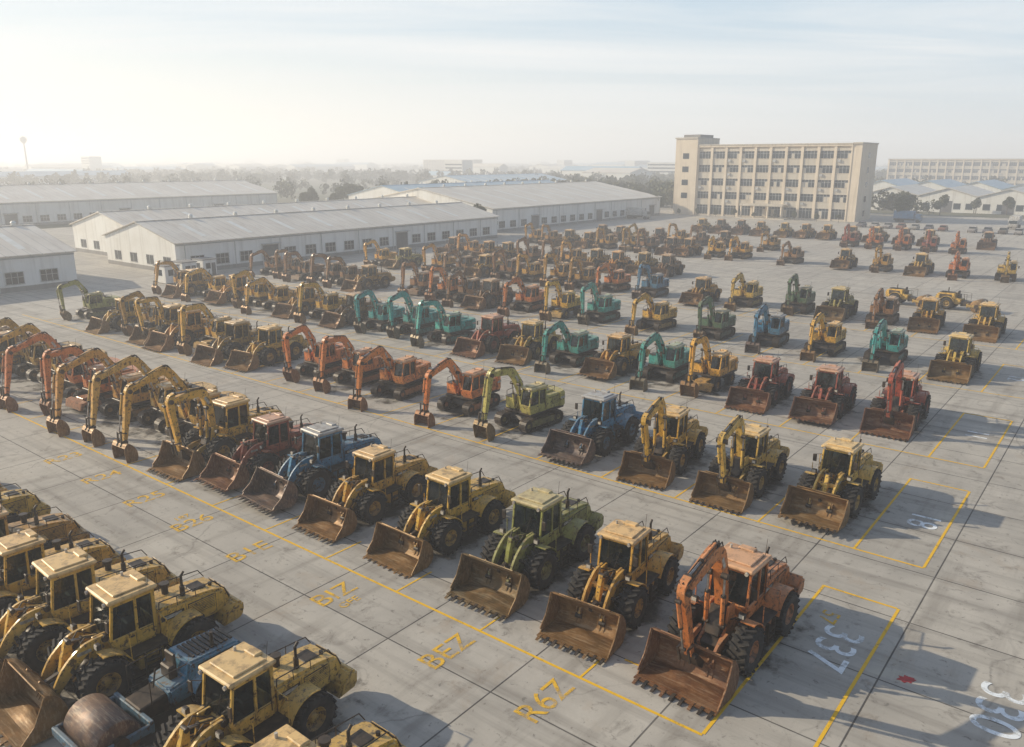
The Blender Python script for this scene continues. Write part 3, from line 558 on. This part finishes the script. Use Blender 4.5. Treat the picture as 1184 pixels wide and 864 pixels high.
def warehouse(name,u0,u1,v0,v1,eave,ridge,bays=1,roofm=None):
    E=empty(name,(0,0,0),ROT); roofm=roofm or M_MROOF
    wl=MB(); rf=MB(); op=MB(); wd=(u1-u0)/bays
    for i in range(bays):
        a,b=u0+wd*i,u0+wd*(i+1); m=(a+b)/2
        prof=[(a+.02,0),(b-.02,0),(b-.02,eave),(m,ridge),(a+.02,eave)]
        sl=.5*(ridge-eave)/(wd/2)
        rp=[(a-.5,eave-sl+.03),(m,ridge+.03),(b+.5,eave-sl+.03)]; rp=rp+[(x,z+.14) for x,z in rp[::-1]]
        wl.prism(prof,v0,v1,0,0,'Y'); rf.prism(rp,v0-.35,v1+.35,0,0,'Y'); rf.box(m-.3,m+.3,v0-.36,v1+.36,ridge+.12,ridge+.24,0)
        for vv in np.arange(v0+6,v1-4,9.0):
            for sgn in(-1,1):
                p0=(m+sgn*wd*.12,ridge-(ridge-eave)*.24+.19); p1=(m+sgn*wd*.42,ridge-(ridge-eave)*.84+.19)
                rf.add([(p0[0],vv,p0[1]),(p1[0],vv,p1[1]),(p1[0],vv+1.0,p1[1]),(p0[0],vv+1.0,p0[1])],[(0,1,2,3)],1)
            rf.cyl((m,vv+4,ridge+.2),(m,vv+4,ridge+.6),.35,1,12); rf.cyl((m,vv+4,ridge+.6),(m,vv+4,ridge+.9),.45,1,12,.2)
    wl.box(u1-.02,u1+.03,v0+.05,v1-.05,0,.7,1); wl.box(u0+.05,u1-.05,v0-.03,v0+.02,0,.7,1)
    wl.box(u1,u1+.15,v0,v1,eave-.45,eave-.28,2)
    i=0
    for vv in np.arange(v0+2.5,v1-4,4.6):
        if i%7==3: 
            op.box(u1,u1+.06,vv,vv+3.2,0,3.4,2); op.box(u1,u1+.1,vv-.15,vv,0,3.55,1); op.box(u1,u1+.1,vv+3.2,vv+3.35,0,3.55,1); op.box(u1,u1+.7,vv-.3,vv+3.5,3.6,3.72,1)
        else:
            op.box(u1,u1+.04,vv,vv+2.4,1.1,2.7,0)
            for q in(0,.8,1.6,2.4): op.box(u1,u1+.08,vv+q-.04,vv+q+.04,1.06,2.74,1)
            op.box(u1,u1+.10,vv-.08,vv+2.48,1.0,1.06,1); op.box(u1,u1+.07,vv+.04,vv+2.36,2.0,2.06,1); op.box(u1,u1+.09,vv-.06,vv+2.46,2.74,2.8,1)
        if i%2==0: wl.cyl((u1+.1,vv-.9,.0),(u1+.1,vv-.9,eave-.4),.07,2,8)
        i+=1
    for uu in np.arange(u0+3,u1-3,5.5):
        op.box(uu,uu+2.2,v0-.05,v0,1.1,2.6,0); op.box(uu-.06,uu+2.26,v0-.08,v0,1.02,1.1,1); op.box(uu+1.06,uu+1.14,v0-.07,v0,1.1,2.6,1); op.box(uu-.06,uu+2.26,v0-.08,v0,2.6,2.68,1)
    obj('walls',wl.mesh(name+'_walls',[M_WHITE,M_BAND,M_FRAME]),parent=E); obj('roof',rf.mesh(name+'_roof',[roofm,M_SKYL]),parent=E)
    obj('windows_and_doors',op.mesh(name+'_openings',[M_WIN,M_FRAME,M_DOOR]),parent=E)
warehouse('metal_warehouse',-146.5,-123,67.5,149,5.0,7.8)
warehouse('metal_warehouse',-172,-147,73,160,5.4,8.2)
warehouse('metal_warehouse',-152,-124.5,22,52.5,5.0,8.0)
warehouse('metal_warehouse',-292,-250,40,178,6.5,10.5)
warehouse('metal_warehouse',-184,-132,158,246,6.0,10.5)
warehouse('metal_warehouse',-225,-190,190,285,6,9.5,roofm=M_BROOF)
warehouse('metal_warehouse',-330,-290,330,420,6,9.5,roofm=M_BROOF)
def gable_row(u0,n,wd,v0,v1,e,r,roofm):
    for i in range(n): 
        a=u0+wd*i; E=empty('gabled_shed',(0,0,0),ROT); wl=MB();rf=MB();op=MB(); b=a+wd-.05; m=(a+b)/2
        wl.prism([(a+.1,0),(b-.1,0),(b-.1,e),(m,r),(a+.1,e)],v0,v1,0,0,'Y')
        rf.prism([(a-.02,e),(m,r+.05),(b+.02,e),(b+.02,e+.2),(m,r+.25),(a-.02,e+.2)],v0-.5,v1+.5,0,0,'Y')
        for q in(.1,.32,.62,.82): op.box(a+wd*q,a+wd*q+2.2,v0-.05,v0,1.2,3.2,0); op.box(a+wd*q-.1,a+wd*q+2.3,v0-.08,v0,1.1,1.2,1)
        op.box(m-1.8,m+1.8,v0-.07,v0,0,4,2)
        obj('walls',wl.mesh('shed_walls',[M_WHITE]),parent=E); obj('roof',rf.mesh('shed_roof',[roofm]),parent=E); obj('doors_and_windows',op.mesh('shed_openings',[M_WIN,M_FRAME,M_DOOR]),parent=E)
gable_row(-88,5,19,322,362,5.5,8.3,M_MROOF); gable_row(-110,7,19,395,440,6,9,M_BROOF)

def storey_building(name,u0,u1,v0,depth,H,floors,bay,tower=True):
    E=empty(name,(0,0,0),ROT); wl=MB();wn=MB();rf=MB()
    fh=(H-1.2)/floors; ub=u0+(8 if tower else .6); ue=u1-(2.6 if tower else .6)
    wl.box(ub,ue,v0+.5,v0+depth-.5,.0,H-.5,0); 
    nb=int(round((ue-ub)/bay)); bw=(ue-ub)/nb
    wl.box(ue,u1,v0,v0+depth,0,H,0,.02)
    if tower: wl.box(u0,ub-.02,v0-.6,v0+depth,0,H+2.2,0,.02)
    else: wl.box(u0,ub-.02,v0,v0+depth,0,H,0,.02)
    for side,(vf,sg) in enumerate(((v0,1),(v0+depth,-1))):
        S=lambda d:vf+sg*d
        def bx(m,a,b,d0,d1,z0,z1,mt): m.box(a,b,min(S(d0),S(d1)),max(S(d0),S(d1)),z0,z1,mt)
        for j in range(nb+1):
            x=ub+bw*j; a,b=max(ub+.01,x-.42),min(ue-.01,x+.42)
            bx(wl,a,b,-.15,.5,0,H-.6,0)
        for f in range(floors):
            z0=f*fh
            for j in range(nb):
                a=ub+bw*j+.43; b=ub+bw*(j+1)-.43
                bx(wl,a,b,.12,.5,z0,z0+(1.25 if f else .5),1)
                bx(wl,a,b,.14,.5,z0+fh-.75,z0+fh-.002,1)
                bx(wn,a,b,.38,.49,z0+(1.25 if f else .5),z0+fh-.75,0)
                n=4
                for q in range(n+1):
                    x=a+(b-a)*q/n; bx(wn,max(a,x-.05),min(b,x+.05),.30,.38,z0+(1.25 if f else .5),z0+fh-.75,1)
                bx(wn,a,b,.31,.37,z0+fh-1.5,z0+fh-1.42,1)
                bx(wl,a,b,.02,.12,z0+(1.18 if f else .45),z0+(1.28 if f else .52),0)
                for q in range(4):
                    if random.random()<.16: x=a+(b-a)*q/n; bx(wn,x+.06,x+(b-a)/n-.06,.345,.36,z0+(1.3 if f else .6),z0+fh-1.52,3)
                if f and random.random()<.4: bx(wn,a+.4,a+1.3,-.28,.1,z0+.25,z0+.95,1)
        bx(wl,ub,ue,-.3,.5,H-.6,H+.25,0)
        bx(wl,ub,ue,-.45,-.3,H-.05,H+.28,1)
    wl.box(u0-.3 if tower else u0,ub,v0-.9,v0+depth+.2,(H+2.2 if tower else H),(H+2.6 if tower else H+.3),1)
    wl.box(ue,u1+.2,v0-.4,v0+depth+.2,H,H+.4,1)
    rf.box(ub,ue,v0+.5,v0+depth-.5,H-.5,H-.3,0)
    if tower:
        m=(ub+ue)/2
        wl.box(m-7,m+7,v0-5,v0-.2,4.0,4.5,1)
        for q in(-6.5,-2.2,2.2,6.5): wl.cyl((m+q,v0-4.6,0),(m+q,v0-4.6,4.0),.3,0,12)
        wl.box(m-8,m+8,v0-6,v0-.2,0,.3,1)
        for f in range(1,floors): wn.box(u0+2.8,u0+5,v0-.66,v0-.6,f*fh+1.2,f*fh+3,0)
        for f in range(floors): wn.box(u1,u1+.05,v0+depth/2-1,v0+depth/2+1,f*fh+1.3,f*fh+3,0)
        rf.box(u0+1,ub-1,v0+3,v0+depth-3,H+2.6,H+3.6,0)
    obj('walls',wl.mesh(name+'_walls',[M_CREAM,M_CREAM2]),parent=E); obj('windows',wn.mesh(name+'_windows',[M_WIN,M_FRAME,M_DOOR,M_CREAM2]),parent=E); obj('roof',rf.mesh(name+'_roof',[M_BAND]),parent=E)
storey_building('factory_office_building',-131,-71,254,16,22.6,5,4.9)
storey_building('dormitory_building',-150,-28,600,18,18.5,4,5.0,False)
storey_building('office_building',-790,-700,800,18,18,5,5.0,False)

for u,v in((-116,62),(-118,66),(-119,70)):
    E=empty('portable_cabin',W(u,v),ROT+rad(random.uniform(-8,8))); m1=MB(); m1.box(-1.5,1.5,-1.2,1.2,.1,2.6,0,.03); m1.box(-1.6,1.6,-1.3,1.3,2.6,2.75,1); m2=MB(); m2.box(1.5,1.53,-.7,.1,1.2,2.1,0); m2.box(1.5,1.53,.3,1.0,.15,2.1,1); m2.box(-.6,.6,-1.23,-1.2,1.2,2.1,0)
    obj('body',m1.mesh('cabin_body',[M_WHITE,M_BAND]),parent=E); obj('door_and_window',m2.mesh('cabin_open',[M_WIN,M_DOOR]),parent=E)
mb=MB(); mb.cyl((0,0,0),(0,0,34),.9,0,14,.7)
mb.cyl((0,0,34),(0,0,37),.8,0,20,3.2); mb.cyl((0,0,37),(0,0,40),3.2,0,20,3.2); mb.cyl((0,0,40),(0,0,41.5),3.3,0,20,.6)
obj('water_tower',mb.mesh('water_tower',[M_BAND]),(-505,860,0))
mb=MB(); mb.prism([(-2.1,.3),(2.1,.3),(2.2,.75),(1.2,.9),(.7,1.0),(-1.9,1.0),(-2.2,.8)],-.85,.85,PAINT,.06); mb.prism([(-1.7,.98),(.75,.98),(.15,1.42),(-1.3,1.42)],-.75,.75,GLASS,.03); mb.prism([(-1.32,1.41),(.17,1.41),(.1,1.46),(-1.25,1.46)],-.72,.72,PAINT)
for x in(-1.35,1.3):
    for s in(1,-1): mb.cyl((x,s*.7,.32),(x,s*.88,.32),.32,RUB,16); mb.cyl((x,s*.87,.32),(x,s*.89,.32),.18,CHROME,12)
CAR=mb.mesh('parked_car_mesh')
mb=MB(); mb.box(-4,1.6,-1.2,1.2,1.1,3.4,PAINT,.04); mb.prism([(1.8,.6),(3.6,.6),(3.6,1.5),(3.3,2.5),(1.8,2.6)],-1.1,1.1,RIM,.06); mb.prism([(3.0,1.6),(3.63,1.55),(3.36,2.35),(3.0,2.4)],-1.0,1.0,GLASS); mb.box(-4,3.4,-.5,.5,.6,1.05,DARK)
for x in(-3,-1.8,2.7):
    for s in(1,-1): mb.cyl((x,s*.75,.5),(x,s*1.12,.5),.5,RUB,16)
TRK=mb.mesh('cargo_truck_mesh')
for i in range(17):
    u=-64+3.4*i
    if random.random()<.2: continue
    obj('parked_car',CAR,W(u,236,.03),FACE+rad(random.gauss(0,2)),color=random.choice([(.6,.6,.6),(.05,.05,.06),(.5,.5,.52),(.3,.04,.03),(.04,.08,.2)]))
for u,v in((-58,262),(-30,255),(-18,262),(-128,225)): obj('cargo_truck',TRK,W(u,v,.03),FACE+rad(random.choice((0,90))),color=random.choice([(.6,.6,.58),(.05,.2,.4)]))

mb=MB()
for i in range(190):
    d=random.uniform(600,3200); a=random.uniform(-.62,.68); x=d*math.sin(a)*1.1; y=d*math.cos(a)
    tall=random.random()<.12; L=random.uniform(20,110); D=random.uniform(12,40); h=random.uniform(14,26) if tall else random.uniform(5,11)
    M=Matrix.Translation((x,y,0))@Matrix.Rotation(ROT+random.choice((0,math.pi/2)),4,'Z')
    if tall: L=random.uniform(18,60);D=14; mb.box(-L/2,L/2,-D/2,D/2,0,h,0,0,M); [mb.box(-L/2+.5,L/2-.5,-D/2-.1,-D/2,f+1.2,f+2.6,2,0,M) for f in range(0,int(h)-2,3)]
    else:
        mb.prism([(-D/2,0),(D/2,0),(D/2,h),(0,h+3),(-D/2,h)],-L/2,L/2,0,0,'X',M); mb.prism([(-D/2-.3,h),(0,h+3.05),(D/2+.3,h),(D/2+.3,h+.3),(0,h+3.4),(-D/2-.3,h+.3)],-L/2-.3,L/2+.3,random.choice((1,3)),0,'X',M)
obj('distant_buildings',mb.mesh('distant_buildings',[M_WHITE,M_MROOF,M_WIN,M_BROOF]))

# ---------- trees ----------
k=NT('foliage'); v=k.co(); n=k.noise(v,.45,4,.6); n2=k.noise(v,.02,3)
c=k.mix(k.ramp(n,[(.35,0.0),(.65,1.0)]),(0.03,.042,.016),(0.105,.11,.045)); c=k.mix(k.math('MULTIPLY',k.ramp(n2,[(.4,0.0),(.65,1.0)]),.5),c,(0.12,.09,.045)); k.set('Base Color',c); k.set('Roughness',.8); M_FOL=k.m
M_BARK=simple('bark',(0.08,.06,.045),(0.14,.11,.08),3,.9)
def leafquads(cs,size):
    n=len(cs); a=np.random.normal(size=(n,3)); a/=np.linalg.norm(a,axis=1)[:,None]; b=np.random.normal(size=(n,3)); b-=a*(a*b).sum(1)[:,None]; b/=np.linalg.norm(b,axis=1)[:,None]
    s=(size*np.random.uniform(.6,1.4,n))[:,None]; return np.stack([cs-a*s-b*s*.6,cs+a*s-b*s*.6,cs+a*s+b*s*.6,cs-a*s+b*s*.6],1).reshape(-1,3)
def crown(n,h,r,cz,lobes=9):
    L=np.random.normal(size=(lobes,3)); L/=np.linalg.norm(L,axis=1)[:,None]; L*=np.random.uniform(.3,.75,lobes)[:,None]
    rr=np.random.uniform(.3,.55,lobes); i=np.random.randint(0,lobes,n); d=np.random.normal(size=(n,3)); d/=np.linalg.norm(d,axis=1)[:,None]
    p=L[i]+d*(rr[i]*np.random.uniform(.5,1,n)**.5)[:,None]; return p*np.array([r,r,h/2])+np.array([0,0,cz])
def quadmesh(name,V,mats):
    n=len(V)//4; me=bpy.data.meshes.new(name); me.vertices.add(len(V)); me.vertices.foreach_set('co',V.astype(np.float32).ravel()); me.loops.add(n*4); me.loops.foreach_set('vertex_index',np.arange(n*4,dtype=np.int32)); me.polygons.add(n); me.polygons.foreach_set('loop_start',np.arange(0,n*4,4,dtype=np.int32)); me.polygons.foreach_set('loop_total',np.full(n,4,dtype=np.int32))
    me.materials.append(mats); me.update(calc_edges=True); return me
TREES=[]
for i in range(4):
    mb=MB(); H=random.uniform(8,10)
    mb.cyl((0,0,0),(.1,0,H*.45),.22,1,8,.14)
    for j in range(7):
        a=j*.9+random.random(); r=random.uniform(1.2,2.4); mb.cyl((.08,0,H*random.uniform(.25,.45)),(r*math.cos(a),r*math.sin(a),H*random.uniform(.55,.85)),.09,1,6,.03)
    V=leafquads(crown(2600,H*.75,random.uniform(2.4,3.3),H*.6),.2)
    o=len(mb.v); mb.v+=[tuple(p) for p in V]; nq=len(V)//4; mb.f+=[(o+4*q,o+4*q+1,o+4*q+2,o+4*q+3) for q in range(nq)]; mb.m+=[0]*nq; mb.sm+=[False]*nq
    TREES.append(mb.mesh('tree_mesh',[M_FOL,M_BARK]))
def tree(u,v,s=1): obj('tree',random.choice(TREES),W(u,v),random.uniform(0,6.28),scale=s*random.uniform(.8,1.2))
for _ in range(34): tree(random.uniform(-248,-228),random.uniform(180,330),1.0)
for _ in range(34): tree(random.uniform(-225,-135),random.uniform(262,330),.95)
for u,v in((-136,250),(-138,257),(-134.5,246),(-60,262),(-57,300),(-64,285),(-50,318),(-40,316),(-75,316),(-28,317),(-15,316),(-62,275),(-128,153),(-130,151.5)): tree(u,v,.8)
for u in np.arange(-126,-72,6.5): tree(u,248.5,.32)
rng=np.random.default_rng(3)
cs=[]
for _ in range(8500):
    d=300*math.exp(rng.uniform(0,1)**.85*2.2); a=rng.uniform(-.66,.72); x=d*math.sin(a); y=d*math.cos(a)
    u=x*UX+y*UY; v_=x*VX+y*VY
    if v_<268 and u>-215: continue
    if -300<u<-225 and 30<v_<290: continue
    if -160<u<10 and 300<v_<450: continue
    if -160<u<-20 and 540<v_<630: continue
    if -850<u<-640 and 700<v_<830: continue
    if math.sin(x*.013+1.3*math.sin(y*.006))+math.sin(y*.011+x*.004)<-.3 and rng.random()<.85: continue
    h=rng.uniform(6,11); n=130 if d<600 else 50
    p=crown(n,h*.85,h*.42,h*.52,6)+np.array([x,y,0]); cs.append(leafquads(p,(.48 if d<600 else 1.0)*h/9))
obj('distant_trees',quadmesh('distant_trees',np.concatenate(cs),M_FOL))

# ---------- haze (real air volume; the faint emission stands for multiple scattering inside the mist) ----------
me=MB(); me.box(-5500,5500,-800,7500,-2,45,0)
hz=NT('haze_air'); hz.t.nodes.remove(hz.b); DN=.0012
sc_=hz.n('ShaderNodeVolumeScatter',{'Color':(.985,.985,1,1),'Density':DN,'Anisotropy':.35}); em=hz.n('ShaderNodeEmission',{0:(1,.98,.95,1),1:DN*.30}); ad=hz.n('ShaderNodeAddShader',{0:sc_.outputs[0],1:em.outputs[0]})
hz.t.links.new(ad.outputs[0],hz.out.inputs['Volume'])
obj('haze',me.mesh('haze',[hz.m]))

# ---------- light ----------
EL=25; d=Vector((.96*math.cos(rad(EL)),-.28*math.cos(rad(EL)),-math.sin(rad(EL))))
sl=bpy.data.lights.new('sun','SUN'); sl.energy=5; sl.angle=rad(.5); sl.color=(1,.87,.66)
so=bpy.data.objects.new('sun',sl); COL.objects.link(so); so.rotation_euler=d.to_track_quat('-Z','Y').to_euler(); so.location=(0,0,60)
wd=bpy.data.worlds.new('World'); scene.world=wd; wd.use_nodes=True; t=wd.node_tree; t.nodes.clear()
sk=t.nodes.new('ShaderNodeTexSky'); sk.sky_type='NISHITA'; sk.sun_disc=False; sk.sun_elevation=rad(EL); sk.sun_rotation=rad(-73.7); sk.air_density=1.0; sk.dust_density=1.0; sk.ozone_density=1.5
tc=t.nodes.new('ShaderNodeTexCoord'); sx=t.nodes.new('ShaderNodeSeparateXYZ'); t.links.new(tc.outputs['Generated'],sx.inputs[0])
def wm(op,a,b=0.0):
    n=t.nodes.new('ShaderNodeMath'); n.operation=op
    for i,x in enumerate((a,b)):
        if isinstance(x,bpy.types.NodeSocket): t.links.new(x,n.inputs[i])
        else: n.inputs[i].default_value=x
    return n.outputs[0]
def wr(f,stops):
    r=t.nodes.new('ShaderNodeValToRGB'); e=r.color_ramp.elements; t.links.new(f,r.inputs[0])
    while len(e)<len(stops): e.new(.5)
    for i,(p,c) in enumerate(stops): e[i].position=p; e[i].color=(*c,1) if isinstance(c,tuple) else (c,c,c,1)
    return r.outputs[0]
def wx(f,a,b,mode='MIX'):
    n=t.nodes.new('ShaderNodeMix'); n.data_type='RGBA'; n.blend_type=mode
    for i,x in ((0,f),(6,a),(7,b)):
        if isinstance(x,bpy.types.NodeSocket): t.links.new(x,n.inputs[i])
        else: n.inputs[i].default_value=x if i==0 else (*x,1)
    return n.outputs[2]
zc=wm('MAXIMUM',sx.outputs[2],0.0)
zz=wm('ADD',zc,.10); cx=t.nodes.new('ShaderNodeCombineXYZ'); t.links.new(wm('DIVIDE',sx.outputs[0],zz),cx.inputs[0]); t.links.new(wm('DIVIDE',sx.outputs[1],zz),cx.inputs[1])
mp=t.nodes.new('ShaderNodeMapping'); mp.inputs['Scale'].default_value=(.3,1.0,1); mp.inputs['Rotation'].default_value=(0,0,.2); t.links.new(cx.outputs[0],mp.inputs[0])
nz=t.nodes.new('ShaderNodeTexNoise'); nz.inputs['Scale'].default_value=.9; nz.inputs['Detail'].default_value=9; nz.inputs['Roughness'].default_value=.55; nz.inputs['Distortion'].default_value=.6; t.links.new(mp.outputs[0],nz.inputs['Vector'])
# azimuth term: 1 towards the sun, 0 opposite; the far side of a hazy sky is much darker
az=wm('ADD',wm('MULTIPLY',wm('ADD',wm('MULTIPLY',sx.outputs[0],-.96),wm('MULTIPLY',sx.outputs[1],.28)),.5),.5)
side=wr(az,[(0.0,(1.8,2.3,3.0)),(.35,(5.9,6.3,6.6)),(.6,(7.4,7.3,7.0)),(.85,(9.2,8.6,7.5))])
top=wr(az,[(0.0,(1.5,2.2,3.2)),(.35,(4.5,6.0,7.2)),(.85,(5.6,6.6,7.3))])
milk=wx(wr(zc,[(0.02,0.0),(.2,1.0)]),side,top)
hz_f=wr(zc,[(0.0,.96),(.10,.86),(.2,.74),(.36,.04)])
base=wx(hz_f,sk.outputs[0],milk)
cf=wm('MULTIPLY',wm('MULTIPLY',wr(nz.outputs[0],[(.42,0.0),(.68,.8)]),wr(zc,[(0.02,.25),(.12,1.0),(.34,.25)])),wr(az,[(.15,0.0),(.35,1.0)]))
fin=wx(cf,base,(7.7,7.7,7.6))
bg=t.nodes.new('ShaderNodeBackground'); bg.inputs[1].default_value=.125; t.links.new(fin,bg.inputs[0]); wo=t.nodes.new('ShaderNodeOutputWorld'); t.links.new(bg.outputs[0],wo.inputs[0])
scene.view_settings.view_transform='Standard'; scene.view_settings.look='None'; scene.view_settings.exposure=0
# ---------- camera ----------
cd=bpy.data.cameras.new('camera'); cd.sensor_width=36; cd.lens=28.09; cd.clip_end=20000; cd.clip_start=.5
co=bpy.data.objects.new('camera',cd); COL.objects.link(co); co.location=(0,0,18); co.rotation_euler=(rad(90-14.97),0,0); scene.camera=co
print('objects',len(bpy.data.objects))
